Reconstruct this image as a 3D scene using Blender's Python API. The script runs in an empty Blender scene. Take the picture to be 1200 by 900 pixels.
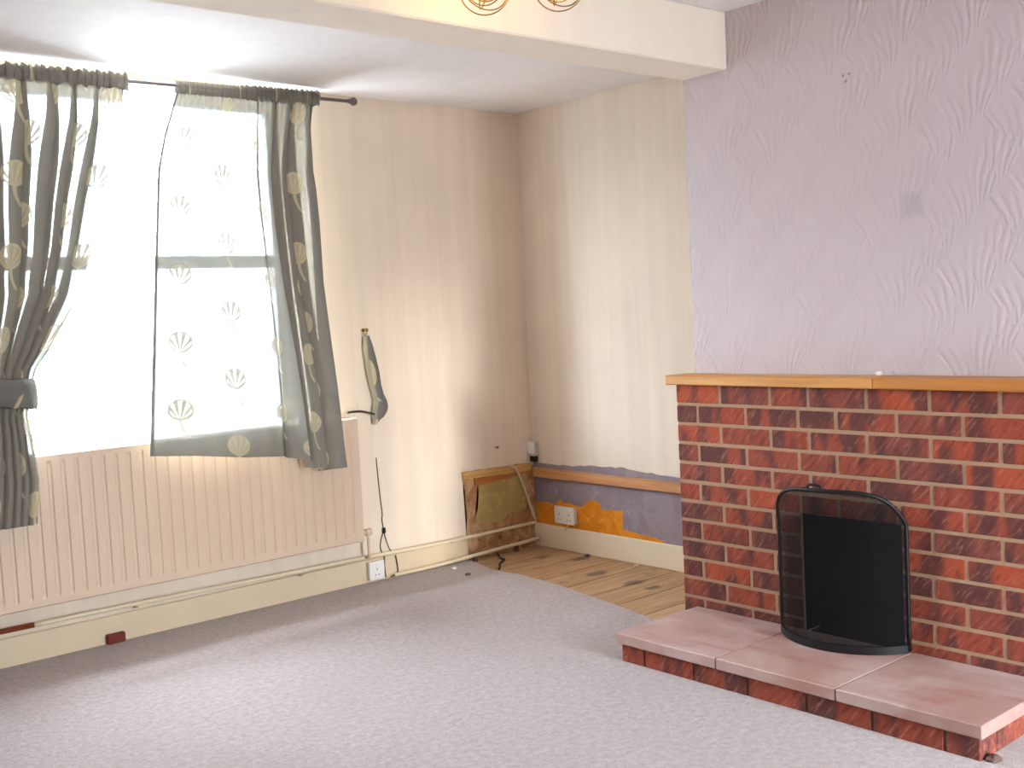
import bpy, bmesh, math, random
from mathutils import Vector, Matrix
random.seed(7)
sc = bpy.context.scene
col = sc.collection
PI = math.pi

# ------------------------------------------------------------------ helpers
def lin(c):
    out = []
    for v in c:
        v /= 255.0
        out.append(v / 12.92 if v <= 0.04045 else ((v + 0.055) / 1.055) ** 2.4)
    return tuple(out) + (1.0,)

class NT:
    """small wrapper for node materials"""
    def __init__(s, name):
        s.m = bpy.data.materials.new(name)
        s.m.use_nodes = True
        s.t = s.m.node_tree
        s.t.nodes.clear()
        s.out = s.t.nodes.new('ShaderNodeOutputMaterial')
    def n(s, typ, **kw):
        nd = s.t.nodes.new(typ)
        for k, v in kw.items():
            setattr(nd, k, v)
        return nd
    def link(s, a, b):
        s.t.links.new(a, b)
    def put(s, sock, v):
        if isinstance(v, bpy.types.NodeSocket):
            s.link(v, sock)
        else:
            sock.default_value = v
    def math(s, op, a, b=0.0, clamp=False):
        nd = s.n('ShaderNodeMath', operation=op, use_clamp=clamp)
        s.put(nd.inputs[0], a)
        s.put(nd.inputs[1], b)
        return nd.outputs[0]
    def mix(s, f, a, b):
        nd = s.n('ShaderNodeMix', data_type='RGBA')
        s.put(nd.inputs[0], f)
        s.put(nd.inputs[6], a)
        s.put(nd.inputs[7], b)
        return nd.outputs[2]
    def step(s, x, lo, hi):
        nd = s.n('ShaderNodeMapRange', interpolation_type='SMOOTHSTEP')
        s.put(nd.inputs[0], x)
        nd.inputs[1].default_value = lo
        nd.inputs[2].default_value = hi
        return nd.outputs[0]
    def noise(s, scale, detail=3.0, rough=0.55, vec=None, dist=0.0):
        nd = s.n('ShaderNodeTexNoise')
        nd.inputs['Scale'].default_value = scale
        nd.inputs['Detail'].default_value = detail
        nd.inputs['Roughness'].default_value = rough
        nd.inputs['Distortion'].default_value = dist
        s.link(vec if vec is not None else s.pos(), nd.inputs['Vector'])
        return nd.outputs[0]
    def pos(s):
        if not hasattr(s, '_p'):
            s._p = s.n('ShaderNodeTexCoord').outputs['Object']
        return s._p
    def uv(s):
        if not hasattr(s, '_u'):
            s._u = s.n('ShaderNodeTexCoord').outputs['UV']
        return s._u
    def mapped(s, vec, scale=(1, 1, 1), rot=(0, 0, 0), loc=(0, 0, 0)):
        nd = s.n('ShaderNodeMapping')
        s.link(vec, nd.inputs[0])
        nd.inputs['Scale'].default_value = scale
        nd.inputs['Rotation'].default_value = rot
        nd.inputs['Location'].default_value = loc
        return nd.outputs[0]
    def xyz(s, vec):
        nd = s.n('ShaderNodeSeparateXYZ')
        s.link(vec, nd.inputs[0])
        return nd.outputs
    def bump(s, h, strength=0.3, dist=0.01):
        nd = s.n('ShaderNodeBump')
        nd.inputs['Strength'].default_value = strength
        nd.inputs['Distance'].default_value = dist
        s.link(h, nd.inputs['Height'])
        return nd.outputs[0]
    def principled(s, color, rough=0.6, normal=None, metallic=0.0, spec=0.3):
        b = s.n('ShaderNodeBsdfPrincipled')
        s.put(b.inputs['Base Color'], color)
        s.put(b.inputs['Roughness'], rough)
        b.inputs['Metallic'].default_value = metallic
        b.inputs['Specular IOR Level'].default_value = spec
        if normal is not None:
            s.link(normal, b.inputs['Normal'])
        s.link(b.outputs[0], s.out.inputs[0])
        return b

def plain(name, c, rough=0.6, var=0.06, scale=12, metallic=0.0, spec=0.3, bump=0.0):
    t = NT(name)
    a = lin(c)
    d = tuple(x * (1 - var * 2) for x in a[:3]) + (1,)
    nz = t.noise(scale)
    t.principled(t.mix(nz, a, d), rough, t.bump(t.noise(scale * 6), bump, 0.004) if bump else None, metallic, spec)
    return t.m

def obj(name, bm, mat=None, parent=None, smooth=False, angle=None):
    bmesh.ops.recalc_face_normals(bm, faces=bm.faces[:])
    me = bpy.data.meshes.new(name)
    bm.to_mesh(me)
    bm.free()
    o = bpy.data.objects.new(name, me)
    col.objects.link(o)
    if mat is not None:
        me.materials.append(mat)
    if smooth:
        me.shade_smooth()
        if angle:
            me.set_sharp_from_angle(angle=math.radians(angle))
    if parent is not None:
        o.parent = parent
        o.matrix_parent_inverse = parent.matrix_world.inverted()
    return o

def empty(name, loc=(0, 0, 0)):
    o = bpy.data.objects.new(name, None)
    o.location = loc
    o.empty_display_size = 0.05
    col.objects.link(o)
    bpy.context.view_layer.update()
    return o

def tag(o, label, cat, group=None, kind=None):
    o['label'] = label
    o['category'] = cat
    if group:
        o['group'] = group
    if kind:
        o['kind'] = kind
    return o

def box(bm, lo, hi, c=0.0, tint=None, lay=None):
    lo, hi = Vector(lo), Vector(hi)
    ce, h = (lo + hi) / 2, (hi - lo) / 2
    fs = []
    if c <= 0:
        v = [bm.verts.new(ce + Vector((x * h.x, y * h.y, z * h.z))) for x in (-1, 1) for y in (-1, 1) for z in (-1, 1)]
        for q in ((0, 1, 3, 2), (4, 6, 7, 5), (0, 4, 5, 1), (2, 3, 7, 6), (0, 2, 6, 4), (1, 5, 7, 3)):
            fs.append(bm.faces.new([v[i] for i in q]))
    else:
        V = {}
        for x in (-1, 1):
            for y in (-1, 1):
                for z in (-1, 1):
                    V[x, y, z] = (bm.verts.new(ce + Vector((x * h.x, y * (h.y - c), z * (h.z - c)))),
                                  bm.verts.new(ce + Vector((x * (h.x - c), y * h.y, z * (h.z - c)))),
                                  bm.verts.new(ce + Vector((x * (h.x - c), y * (h.y - c), z * h.z))))
                    fs.append(bm.faces.new(V[x, y, z]))
        for s in (-1, 1):
            fs.append(bm.faces.new([V[s, a, b][0] for a, b in ((-1, -1), (-1, 1), (1, 1), (1, -1))]))
            fs.append(bm.faces.new([V[a, s, b][1] for a, b in ((-1, -1), (-1, 1), (1, 1), (1, -1))]))
            fs.append(bm.faces.new([V[a, b, s][2] for a, b in ((-1, -1), (-1, 1), (1, 1), (1, -1))]))
            for t in (-1, 1):
                fs.append(bm.faces.new([V[s, t, -1][0], V[s, t, 1][0], V[s, t, 1][1], V[s, t, -1][1]]))
                fs.append(bm.faces.new([V[s, -1, t][0], V[s, 1, t][0], V[s, 1, t][2], V[s, -1, t][2]]))
                fs.append(bm.faces.new([V[-1, s, t][1], V[1, s, t][1], V[1, s, t][2], V[-1, s, t][2]]))
    if lay is not None:
        for f in fs:
            for l in f.loops:
                l[lay] = tint
    return fs

def tube(bm, pts, r, n=10, caps=True, closed=False):
    pts = [Vector(p) for p in pts]
    rr = r if isinstance(r, (list, tuple)) else [r] * len(pts)
    rings = []
    prev = None
    N = len(pts)
    for i, p in enumerate(pts):
        if closed:
            d = pts[(i + 1) % N] - pts[i - 1]
        else:
            d = pts[min(i + 1, N - 1)] - pts[max(i - 1, 0)]
        d.normalize()
        if prev is None:
            a = d.orthogonal().normalized()
        else:
            a = (prev - d * prev.dot(d)).normalized()
        prev = a
        b = d.cross(a)
        rings.append([bm.verts.new(p + (a * math.cos(2 * PI * k / n) + b * math.sin(2 * PI * k / n)) * rr[i]) for k in range(n)])
    rng = range(N) if closed else range(N - 1)
    for i in rng:
        A, B = rings[i], rings[(i + 1) % N]
        for k in range(n):
            bm.faces.new([A[k], A[(k + 1) % n], B[(k + 1) % n], B[k]])
    if caps and not closed:
        bm.faces.new(rings[0])
        bm.faces.new(rings[-1])

def smooth_path(pts, k=6):
    """Catmull-Rom"""
    P = [Vector(p) for p in pts]
    P = [P[0]] + P + [P[-1]]
    out = []
    for i in range(1, len(P) - 2):
        for j in range(k):
            t = j / k
            a, b, c, d = P[i - 1], P[i], P[i + 1], P[i + 2]
            out.append(0.5 * ((2 * b) + (c - a) * t + (2 * a - 5 * b + 4 * c - d) * t * t + (3 * b - a - 3 * c + d) * t ** 3))
    out.append(P[-2])
    return out

def lathe(bm, prof, n=24, axis='z', at=(0, 0, 0)):
    at = Vector(at)
    rings = []
    for r, h in prof:
        ring = []
        for k in range(n):
            a = 2 * PI * k / n
            c, s = r * math.cos(a), r * math.sin(a)
            p = {'z': (c, s, h), 'x': (h, c, s), 'y': (c, h, s)}[axis]
            ring.append(bm.verts.new(at + Vector(p)))
        rings.append(ring)
    for A, B in zip(rings, rings[1:]):
        for k in range(n):
            bm.faces.new([A[k], A[(k + 1) % n], B[(k + 1) % n], B[k]])
    bm.faces.new(rings[0])
    bm.faces.new(rings[-1])

def prism(bm, outline, vec):
    a = [bm.verts.new(Vector(p)) for p in outline]
    b = [bm.verts.new(Vector(p) + Vector(vec)) for p in outline]
    n = len(a)
    bm.faces.new(a)
    bm.faces.new(b[::-1])
    for i in range(n):
        bm.faces.new([a[i], a[(i + 1) % n], b[(i + 1) % n], b[i]])
    bmesh.ops.triangulate(bm, faces=[f for f in bm.faces if len(f.verts) > 4])

def ragged(poly, amp, step):
    """subdivide a closed 2D outline and roughen it"""
    out = []
    n = len(poly)
    for i in range(n):
        a, b = poly[i], poly[(i + 1) % n]
        L = math.hypot(b[0] - a[0], b[1] - a[1])
        m = max(1, int(L / step))
        for j in range(m):
            t = j / m
            k = amp if j else amp * 0.4
            out.append((a[0] + (b[0] - a[0]) * t + random.uniform(-k, k), a[1] + (b[1] - a[1]) * t + random.uniform(-k, k)))
    return out

def interp(tab, z):
    """piecewise linear: tab of (x, z) sorted by falling z"""
    if z >= tab[0][1]:
        return tab[0][0]
    for (x0, z0), (x1, z1) in zip(tab, tab[1:]):
        if z >= z1:
            t = (z0 - z) / (z0 - z1)
            return x0 + (x1 - x0) * t
    return tab[-1][0]

def sstep(t):
    t = min(1, max(0, t))
    return t * t * (3 - 2 * t)

# ------------------------------------------------------------------ dimensions (metres)
H = 2.345                     # ceilings either side of the beam
BR = -0.647                   # chimney-breast face
BY = -1.7155                  # its window-side corner
BY2 = -3.20
KX = -0.757                   # brick face
KY, KY2 = -1.7102, -3.194
ROOM_X0, ROOM_Y0 = -5.4, -5.7
WIN = (-2.95, -1.31, 0.72, 2.295)      # x0, x1, z0, z1
WALLT = 0.34

# ------------------------------------------------------------------ materials
def wall_paint(name, c, streak=0.04, bump=0.25):
    t = NT(name)
    p = t.pos()
    big = t.noise(1.7, 4, 0.6)
    ver = t.noise(1.0, 3, 0.6, t.mapped(p, (14, 14, 0.5)))
    a = lin(c)
    d = tuple(x * (1 - streak * 3) for x in a[:3]) + (1,)
    f = t.math('MULTIPLY', t.math('ADD', big, ver), 0.5)
    fine = t.noise(60, 4, 0.6)
    t.principled(t.mix(t.step(f, 0.35, 0.7), a, d), 0.75, t.bump(t.math('ADD', fine, t.math('MULTIPLY', big, 3.0)), bump, 0.004), spec=0.2)
    return t.m

M = {}
M['cream'] = wall_paint('cream_wall_paint', (235, 218, 197))
M['cream_alcove'] = wall_paint('alcove_cream_paint', (230, 216, 200))
M['side'] = wall_paint('side_tan_paint', (190, 158, 130))
M['rear'] = wall_paint('rear_white_paint', (236, 234, 234))
M['ceiling'] = wall_paint('ceiling_white', (238, 234, 234), 0.02, 0.2)
M['beam'] = wall_paint('beam_white', (240, 229, 214), 0.02, 0.2)

def lilac():
    t = NT('lilac_embossed_wallpaper')
    p = t.pos()
    o = t.xyz(p)
    y, z = o[1], o[2]
    # two staggered lattices of plumes: arcs that fan from a base point, broken by noise
    hs = []
    wob = t.noise(5.0, 2)
    for k, (oy, oz, flip) in enumerate(((0.0, 0.0, 1), (0.5, 0.5, -1), (0.27, 0.74, 1), (0.77, 0.25, -1))):
        py, pz = 0.24, 0.27
        u = t.math('MULTIPLY', t.math('SUBTRACT', t.math('FRACT', t.math('ADD', t.math('DIVIDE', y, py), oy)), 0.5), py * flip)
        w = t.math('MULTIPLY', t.math('SUBTRACT', t.math('FRACT', t.math('ADD', t.math('DIVIDE', z, pz), oz)), 0.5), pz)
        # plume leans: shift u with w^2
        w2 = t.math('ADD', w, 0.075)
        lean = t.math('SUBTRACT', u, t.math('MULTIPLY', t.math('MULTIPLY', w2, w2), 1.6))
        ang = t.math('DIVIDE', lean, t.math('ADD', t.math('MULTIPLY', w2, 0.75), 0.05))
        ang = t.math('ADD', ang, t.math('MULTIPLY', wob, 0.22))
        ridge = t.math('POWER', t.math('ABSOLUTE', t.math('SINE', t.math('MULTIPLY', ang, 13.0))), 1.3)
        m = t.math('MULTIPLY', t.step(t.math('ABSOLUTE', t.math('ADD', ang, -0.1)), 0.62, 0.35), t.step(t.math('ABSOLUTE', w), 0.105, 0.04))
        hs.append(t.math('MULTIPLY', ridge, m))
    h = hs[0]
    for x in hs[1:]:
        h = t.math('MAXIMUM', h, x)
    fine = t.noise(90, 3)
    ver = t.noise(1.0, 3, 0.6, t.mapped(p, (30, 30, 1.5)))
    h = t.math('ADD', h, t.math('ADD', t.math('MULTIPLY', fine, 0.25), t.math('MULTIPLY', ver, 0.3)))
    base = t.mix(t.noise(2.2, 3), lin((203, 191, 193)), lin((195, 182, 185)))
    # grey smudge left on the paper
    dy = t.math('ADD', y, 2.655)
    dz = t.math('ADD', z, -1.557)
    r = t.math('MAXIMUM', t.math('ABSOLUTE', dy), t.math('ABSOLUTE', dz))
    r = t.math('ADD', r, t.math('MULTIPLY', t.noise(30), 0.02))
    sm = t.math('MULTIPLY', t.step(r, 0.062, 0.03), 0.22)
    base = t.mix(sm, base, lin((128, 118, 126)))
    t.principled(base, 0.62, t.bump(h, 0.55, 0.006), spec=0.28)
    return t.m
M['lilac'] = lilac()

def carpet():
    t = NT('beige_grey_carpet')
    n1 = t.noise(240, 3, 0.7)
    n2 = t.noise(70, 3, 0.6)
    n3 = t.noise(2.0, 4, 0.6)
    n4 = t.noise(42, 4, 0.75)
    c = t.mix(t.step(t.math('ADD', t.math('MULTIPLY', n1, 0.5), t.math('MULTIPLY', n4, 0.5)), 0.3, 0.7), lin((158, 144, 141)), lin((210, 197, 195)))
    c = t.mix(t.math('MULTIPLY', t.step(n3, 0.45, 0.75), 0.35), c, lin((176, 158, 150)))
    h = t.math('ADD', t.math('ADD', n1, n2), n4)
    b = t.principled(c, 0.95, t.bump(h, 0.8, 0.008), spec=0.05)
    b.inputs['Sheen Weight'].default_value = 0.25
    return t.m
M['carpet'] = carpet()

def boards():
    t = NT('bare_floorboards')
    p = t.pos()
    grain = t.noise(1.0, 5, 0.6, t.mapped(p, (3, 60, 3)), 0.6)
    o = t.xyz(p)
    idx = t.math('FLOOR', t.math('DIVIDE', t.math('ADD', o[1], 0.03), 0.198))
    wn = t.n('ShaderNodeTexWhiteNoise', noise_dimensions='1D')
    t.link(idx, wn.inputs['W'])
    c = t.mix(t.step(grain, 0.3, 0.7), lin((196, 160, 122)), lin((158, 122, 88)))
    c = t.mix(t.math('MULTIPLY', wn.outputs[0], 0.35), c, lin((205, 176, 142)))
    # dark knots and stains that belong to the boards
    for ky, kx, r in ((-0.743, -0.277, 0.05), (-1.012, -0.304, 0.05), (-1.142, -0.324, 0.035), (-0.45, -0.10, 0.05), (-0.26, -0.20, 0.04)):
        dx = t.math('MULTIPLY', t.math('ADD', o[0], -kx), 0.55)
        dy = t.math('ADD', o[1], -ky)
        d = t.math('SQRT', t.math('ADD', t.math('MULTIPLY', dx, dx), t.math('MULTIPLY', dy, dy)))
        d = t.math('ADD', d, t.math('MULTIPLY', t.math('ADD', t.noise(25, 3), -0.5), 0.05))
        c = t.mix(t.math('MULTIPLY', t.step(d, r, r * 0.3), 0.7), c, lin((82, 66, 58)))
    dirt = t.step(t.noise(9, 4, 0.7), 0.56, 0.75)
    c = t.mix(t.math('MULTIPLY', dirt, 0.45), c, lin((104, 84, 70)))
    t.principled(c, 0.75, t.bump(grain, 0.3, 0.003), spec=0.2)
    return t.m
M['boards'] = boards()

def brick():
    t = NT('red_rustic_brick')
    p = t.pos()
    at = t.n('ShaderNodeAttribute', attribute_name='tint')
    sep = t.n('ShaderNodeSeparateColor')
    t.link(at.outputs['Color'], sep.inputs[0])
    rnd, ph = sep.outputs[0], sep.outputs[1]
    base = t.mix(rnd, lin((148, 66, 46)), lin((122, 66, 56)))
    base = t.mix(t.step(ph, 0.75, 1.0), base, lin((164, 74, 46)))
    # purple-brown kiln bands, shifted per brick
    o = t.xyz(p)
    yy = t.math('ADD', t.math('MULTIPLY', t.math('ADD', o[1], t.math('MULTIPLY', o[0], 1.0)), 13.0), t.math('MULTIPLY', ph, 37.0))
    cb = t.n('ShaderNodeCombineXYZ')
    t.put(cb.inputs[0], yy)
    t.put(cb.inputs[1], t.math('MULTIPLY', rnd, 50.0))
    t.put(cb.inputs[2], t.math('MULTIPLY', o[2], 4.0))
    band = t.noise(1.0, 1.5, 0.5, cb.outputs[0])
    base = t.mix(t.math('MULTIPLY', t.step(band, 0.44, 0.62), 0.9), base, lin((84, 50, 48)))
    # slanting rustic drag marks
    vec = t.mapped(p, (70, 70, 70), (math.radians(-38), 0, 0))
    vs = t.mapped(vec, (1, 1, 0.2))
    st = t.noise(1.0, 3, 0.65, vs)
    base = t.mix(t.math('MULTIPLY', t.step(st, 0.52, 0.72), 0.42), base, lin((188, 122, 98)))
    base = t.mix(t.math('MULTIPLY', t.step(st, 0.48, 0.30), 0.6), base, lin((84, 38, 34)))
    t.principled(base, 0.8, t.bump(t.math('ADD', st, t.math('MULTIPLY', t.noise(90), 0.4)), 0.6, 0.005), spec=0.25)
    return t.m
M['brick'] = brick()
M['mortar'] = plain('brick_mortar', (170, 138, 112), 0.9, 0.1, 30, bump=0.5, spec=0.1)
M['mortar_dark'] = plain('hearth_joint_mortar', (120, 96, 84), 0.9, 0.1, 30, bump=0.5, spec=0.1)

def stone(name, a, b, seed):
    t = NT(name)
    p = t.mapped(t.pos(), (1, 1, 1), (0, 0, 0), (seed * 3.1, seed * 1.7, 0))
    n = t.noise(3.2, 4, 0.55, p, 0.4)
    n2 = t.noise(26, 4, 0.6, p)
    c = t.mix(t.step(n, 0.3, 0.7), lin(a), lin(b))
    c = t.mix(t.math('MULTIPLY', t.step(n2, 0.5, 0.8), 0.2), c, lin((150, 110, 100)))
    streak = t.noise(1.0, 3, 0.6, t.mapped(p, (9, 2.2, 9), (0, 0, 0.3)))
    c = t.mix(t.math('MULTIPLY', t.step(streak, 0.52, 0.72), 0.5), c, lin((152, 92, 80)))
    t.principled(c, 0.55, t.bump(t.math('ADD', n2, n), 0.15, 0.004), spec=0.35)
    return t.m
M['slabs'] = [stone('pink_sandstone_window_side', (186, 160, 155), (164, 128, 120), 1),
              stone('pink_sandstone_middle', (166, 128, 117), (186, 161, 154), 2),
              stone('pink_sandstone_far', (184, 162, 157), (160, 122, 112), 3)]

def pine(name, a, b, axis=1, sc_=1.0):
    t = NT(name)
    p = t.pos()
    s = [45 * sc_] * 3
    s[axis] = 2.0
    g = t.noise(1.0, 4, 0.6, t.mapped(p, tuple(s)), 0.5)
    c = t.mix(t.step(g, 0.3, 0.72), lin(a), lin(b))
    k = t.step(t.noise(6, 1), 0.72, 0.78)
    c = t.mix(t.math('MULTIPLY', k, 0.6), c, lin((104, 62, 30)))
    t.principled(c, 0.45, t.bump(g, 0.12, 0.003), spec=0.4)
    return t.m
M['mantel_a'] = pine('oiled_pine_pale', (206, 150, 84), (184, 124, 62))
M['mantel_b'] = pine('oiled_pine_dark', (192, 128, 62), (172, 106, 46))
M['batten'] = pine('raw_batten_wood', (198, 148, 104), (176, 122, 80), 1)
M['batten_w'] = pine('raw_batten_yellow', (214, 176, 108), (186, 138, 76), 0)
M['batten_o'] = pine('raw_batten_orange', (196, 124, 64), (168, 98, 48), 0)

M['skirting'] = plain('cream_gloss_skirting', (220, 200, 168), 0.4, 0.05, 6, spec=0.4)
M['skirting_alc'] = plain('alcove_gloss_skirting', (234, 220, 196), 0.45, 0.05, 6, spec=0.4)
M['radiator'] = plain('cream_radiator_enamel', (216, 191, 165), 0.35, 0.03, 4, spec=0.4)
M['radiator_in'] = plain('radiator_inner_metal', (190, 172, 152), 0.5, 0.05, 8)
M['pipe'] = plain('painted_copper_pipe', (230, 212, 180), 0.4, 0.06, 20, spec=0.4)
M['rust'] = plain('bare_brown_pipe', (140, 66, 30), 0.5, 0.25, 40, bump=0.3)
M['redblock'] = plain('red_brown_block', (128, 48, 30), 0.6, 0.25, 40, bump=0.3)
M['white_plastic'] = plain('white_plastic', (236, 232, 226), 0.35, 0.02, 10, spec=0.5)
M['grey_plastic'] = plain('greyish_plastic', (206, 198, 190), 0.45, 0.04, 10, spec=0.5)
M['black'] = plain('black_iron', (26, 25, 26), 0.45, 0.1, 20, metallic=0.3, spec=0.4)
M['soot'] = plain('sooty_firebox', (14, 13, 13), 0.95, 0.1, 10, spec=0.05)
M['rod'] = plain('pewter_rod', (104, 92, 96), 0.35, 0.05, 20, metallic=0.7, spec=0.5)
M['brass'] = plain('old_brass', (150, 118, 62), 0.4, 0.1, 20, metallic=0.8)
M['cable_white'] = plain('white_cable', (214, 196, 172), 0.5, 0.04, 20)
M['cable_dark'] = plain('dark_cable', (72, 60, 52), 0.5, 0.1, 20)
M['cable_black'] = plain('black_cable', (34, 32, 28), 0.5, 0.1, 20)
M['screw_hole'] = plain('hole_filler_brown', (166, 134, 126), 0.9, 0.1, 60)
M['nail'] = plain('dull_nail', (122, 100, 60), 0.5, 0.1, 60, metallic=0.5)
M['chip'] = plain('white_plaster_chip', (244, 234, 222), 0.9, 0.05, 60, bump=0.3)
M['debris'] = plain('brown_debris', (112, 88, 80), 0.9, 0.15, 60, bump=0.3)
M['frame_white'] = plain('white_window_frame', (236, 236, 236), 0.35, 0.02, 6, spec=0.5)
M['reveal'] = plain('window_reveal_white', (242, 240, 238), 0.7, 0.02, 6)
M['wire'] = plain('gilt_wire', (150, 118, 72), 0.35, 0.08, 40, metallic=0.9, spec=0.5)
M['light_metal'] = plain('satin_brass_fitting', (190, 164, 120), 0.35, 0.05, 20, metallic=0.8)

def plaster(name, cols, scale):
    t = NT(name)
    n = t.noise(scale, 5, 0.65, None, 0.8)
    c = t.mix(t.step(n, 0.35, 0.6), lin(cols[0]), lin(cols[1]))
    c = t.mix(t.step(t.noise(scale * 2.3, 4, 0.7), 0.55, 0.7), c, lin(cols[2]))
    t.principled(c, 0.9, t.bump(n, 0.6, 0.01), spec=0.1)
    return t.m
M['old_plaster'] = plaster('exposed_old_plaster', ((206, 172, 130), (168, 124, 86), (122, 88, 62)), 9)
M['green_paint'] = plaster('old_olive_paint', ((186, 166, 106), (172, 152, 96), (196, 170, 120)), 7)
M['grey_paint'] = plaster('old_lilac_grey_paint', ((150, 138, 146), (138, 126, 136), (160, 148, 158)), 6)
M['orange_paint'] = plaster('old_orange_paint', ((224, 146, 48), (206, 126, 36), (226, 160, 76)), 8)

def glass():
    t = NT('window_glass')
    tr = t.n('ShaderNodeBsdfTransparent')
    gl = t.n('ShaderNodeBsdfGlossy')
    gl.inputs['Roughness'].default_value = 0.02
    mx = t.n('ShaderNodeMixShader')
    mx.inputs[0].default_value = 0.06
    t.link(tr.outputs[0], mx.inputs[1])
    t.link(gl.outputs[0], mx.inputs[2])
    t.link(mx.outputs[0], t.out.inputs[0])
    return t.m
M['glass'] = glass()

def screen_mesh():
    t = NT('fine_black_wire_mesh')
    tr = t.n('ShaderNodeBsdfTransparent')
    df = t.n('ShaderNodeBsdfPrincipled')
    df.inputs['Base Color'].default_value = lin((20, 19, 20))
    df.inputs['Roughness'].default_value = 0.8
    df.inputs['Specular IOR Level'].default_value = 0.08
    u = t.xyz(t.uv())
    a = t.math('ABSOLUTE', t.math('SINE', t.math('MULTIPLY', u[0], PI / 0.0028)))
    b = t.math('ABSOLUTE', t.math('SINE', t.math('MULTIPLY', u[1], PI / 0.0028)))
    w = t.math('MAXIMUM', t.step(a, 0.80, 0.92), t.step(b, 0.80, 0.92))
    f = t.math('ADD', t.math('MULTIPLY', w, 0.40), 0.52)
    mx = t.n('ShaderNodeMixShader')
    t.link(f, mx.inputs[0])
    t.link(tr.outputs[0], mx.inputs[1])
    t.link(df.outputs[0], mx.inputs[2])
    t.link(mx.outputs[0], t.out.inputs[0])
    return t.m
M['mesh'] = screen_mesh()

def curtain_mat(name, see, body=(132, 126, 116)):
    t = NT(name)
    u = t.xyz(t.uv())
    PU, PV = 0.42, 0.316
    masks, stems, veins = [], [], []
    for ox, oy in ((0.25, 0.2), (0.75, 0.7)):
        dx = t.math('MULTIPLY', t.math('SUBTRACT', t.math('FRACT', t.math('ADD', t.math('DIVIDE', u[0], PU), ox)), 0.5), PU)
        dy = t.math('MULTIPLY', t.math('SUBTRACT', t.math('FRACT', t.math('ADD', t.math('DIVIDE', u[1], PV), oy)), 0.5), PV)
        ex = t.math('DIVIDE', dx, 0.046)
        ey = t.math('DIVIDE', dy, 0.050)
        d = t.math('SQRT', t.math('ADD', t.math('MULTIPLY', ex, ex), t.math('MULTIPLY', ey, ey)))
        disc = t.step(d, 1.05, 0.92)
        rim = t.math('MULTIPLY', disc, t.step(d, 0.78, 0.92))
        ang = t.math('ARCTAN2', t.math('ADD', ex, 0.05), t.math('ADD', ey, 1.0))
        ray = t.step(t.math('ABSOLUTE', t.math('SINE', t.math('MULTIPLY', ang, 8.0))), 0.55, 0.85)
        # stem under the leaf, bending sideways
        q = t.math('ADD', dy, 0.05)
        sx = t.math('SUBTRACT', dx, t.math('MULTIPLY', t.math('MULTIPLY', q, q), 5.0))
        stem = t.math('MULTIPLY', t.step(t.math('ABSOLUTE', sx), 0.009, 0.004), t.math('MULTIPLY', t.step(dy, -0.135, -0.12), t.step(dy, -0.03, -0.05)))
        masks.append(t.math('MAXIMUM', disc, stem))
        veins.append(t.math('MAXIMUM', t.math('MULTIPLY', disc, ray), t.math('MAXIMUM', rim, t.math('MULTIPLY', stem, 0.6))))
    leaf = t.math('MAXIMUM', masks[0], masks[1])
    vein = t.math('MAXIMUM', veins[0], veins[1])
    weave = t.noise(500, 2, 0.6, t.uv())
    c = t.mix(leaf, lin(body), lin((176, 165, 138)))
    c = t.mix(t.math('MULTIPLY', vein, 0.6), c, lin((194, 182, 150)))
    df = t.n('ShaderNodeBsdfDiffuse')
    t.link(c, df.inputs[0])
    tl = t.n('ShaderNodeBsdfTranslucent')
    tl.inputs[0].default_value = lin((196, 204, 198))
    tr = t.n('ShaderNodeBsdfTransparent')
    tr.inputs[0].default_value = (0.95, 1.0, 0.985, 1)
    m1 = t.n('ShaderNodeMixShader')
    m1.inputs[0].default_value = 0.012
    t.link(df.outputs[0], m1.inputs[1])
    t.link(tl.outputs[0], m1.inputs[2])
    m2 = t.n('ShaderNodeMixShader')
    f = t.math('MULTIPLY', t.math('SUBTRACT', 1.0, t.math('MULTIPLY', vein, 0.92)), see)
    f = t.math('MULTIPLY', f, t.math('ADD', t.math('MULTIPLY', weave, 0.5), 0.75))
    t.link(f, m2.inputs[0])
    t.link(m1.outputs[0], m2.inputs[1])
    t.link(tr.outputs[0], m2.inputs[2])
    t.link(m2.outputs[0], t.out.inputs[0])
    return t.m
M['curtain'] = curtain_mat('sheer_grey_leaf_curtain', 0.05)
M['tieback'] = curtain_mat('grey_tieback_cloth', 0.0, (112, 110, 104))
M['tie_pale'] = plain('tieback_pale_lining', (150, 142, 122), 0.85, 0.05, 20)

def emit(name, c, s):
    t = NT(name)
    e = t.n('ShaderNodeEmission')
    e.inputs[0].default_value = lin(c)
    e.inputs[1].default_value = s
    t.link(e.outputs[0], t.out.inputs[0])
    return t.m
M['bulb'] = emit('lit_bulb', (255, 212, 145), 78.0)

# ------------------------------------------------------------------ the room
def structure(name, bm, mat, label, cat, **kw):
    o = obj(name, bm, mat, **kw)
    return tag(o, label, cat, kind='structure')

# bare boards in the alcove run on under the carpet
bm = bmesh.new()
y = -0.03
edges = [0.0]
while y > ROOM_Y0:
    y -= 0.198
    edges.append(y)
for a, b in zip(edges, edges[1:]):
    box(bm, (ROOM_X0, b + 0.003, -0.05), (0, a - 0.003, -0.012), 0.002)
box(bm, (ROOM_X0, ROOM_Y0, -0.07), (0, 0, -0.045))
structure('floor', bm, M['boards'], 'bare knotty floorboards laid open in the alcove beside the fireplace', 'floor')

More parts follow.
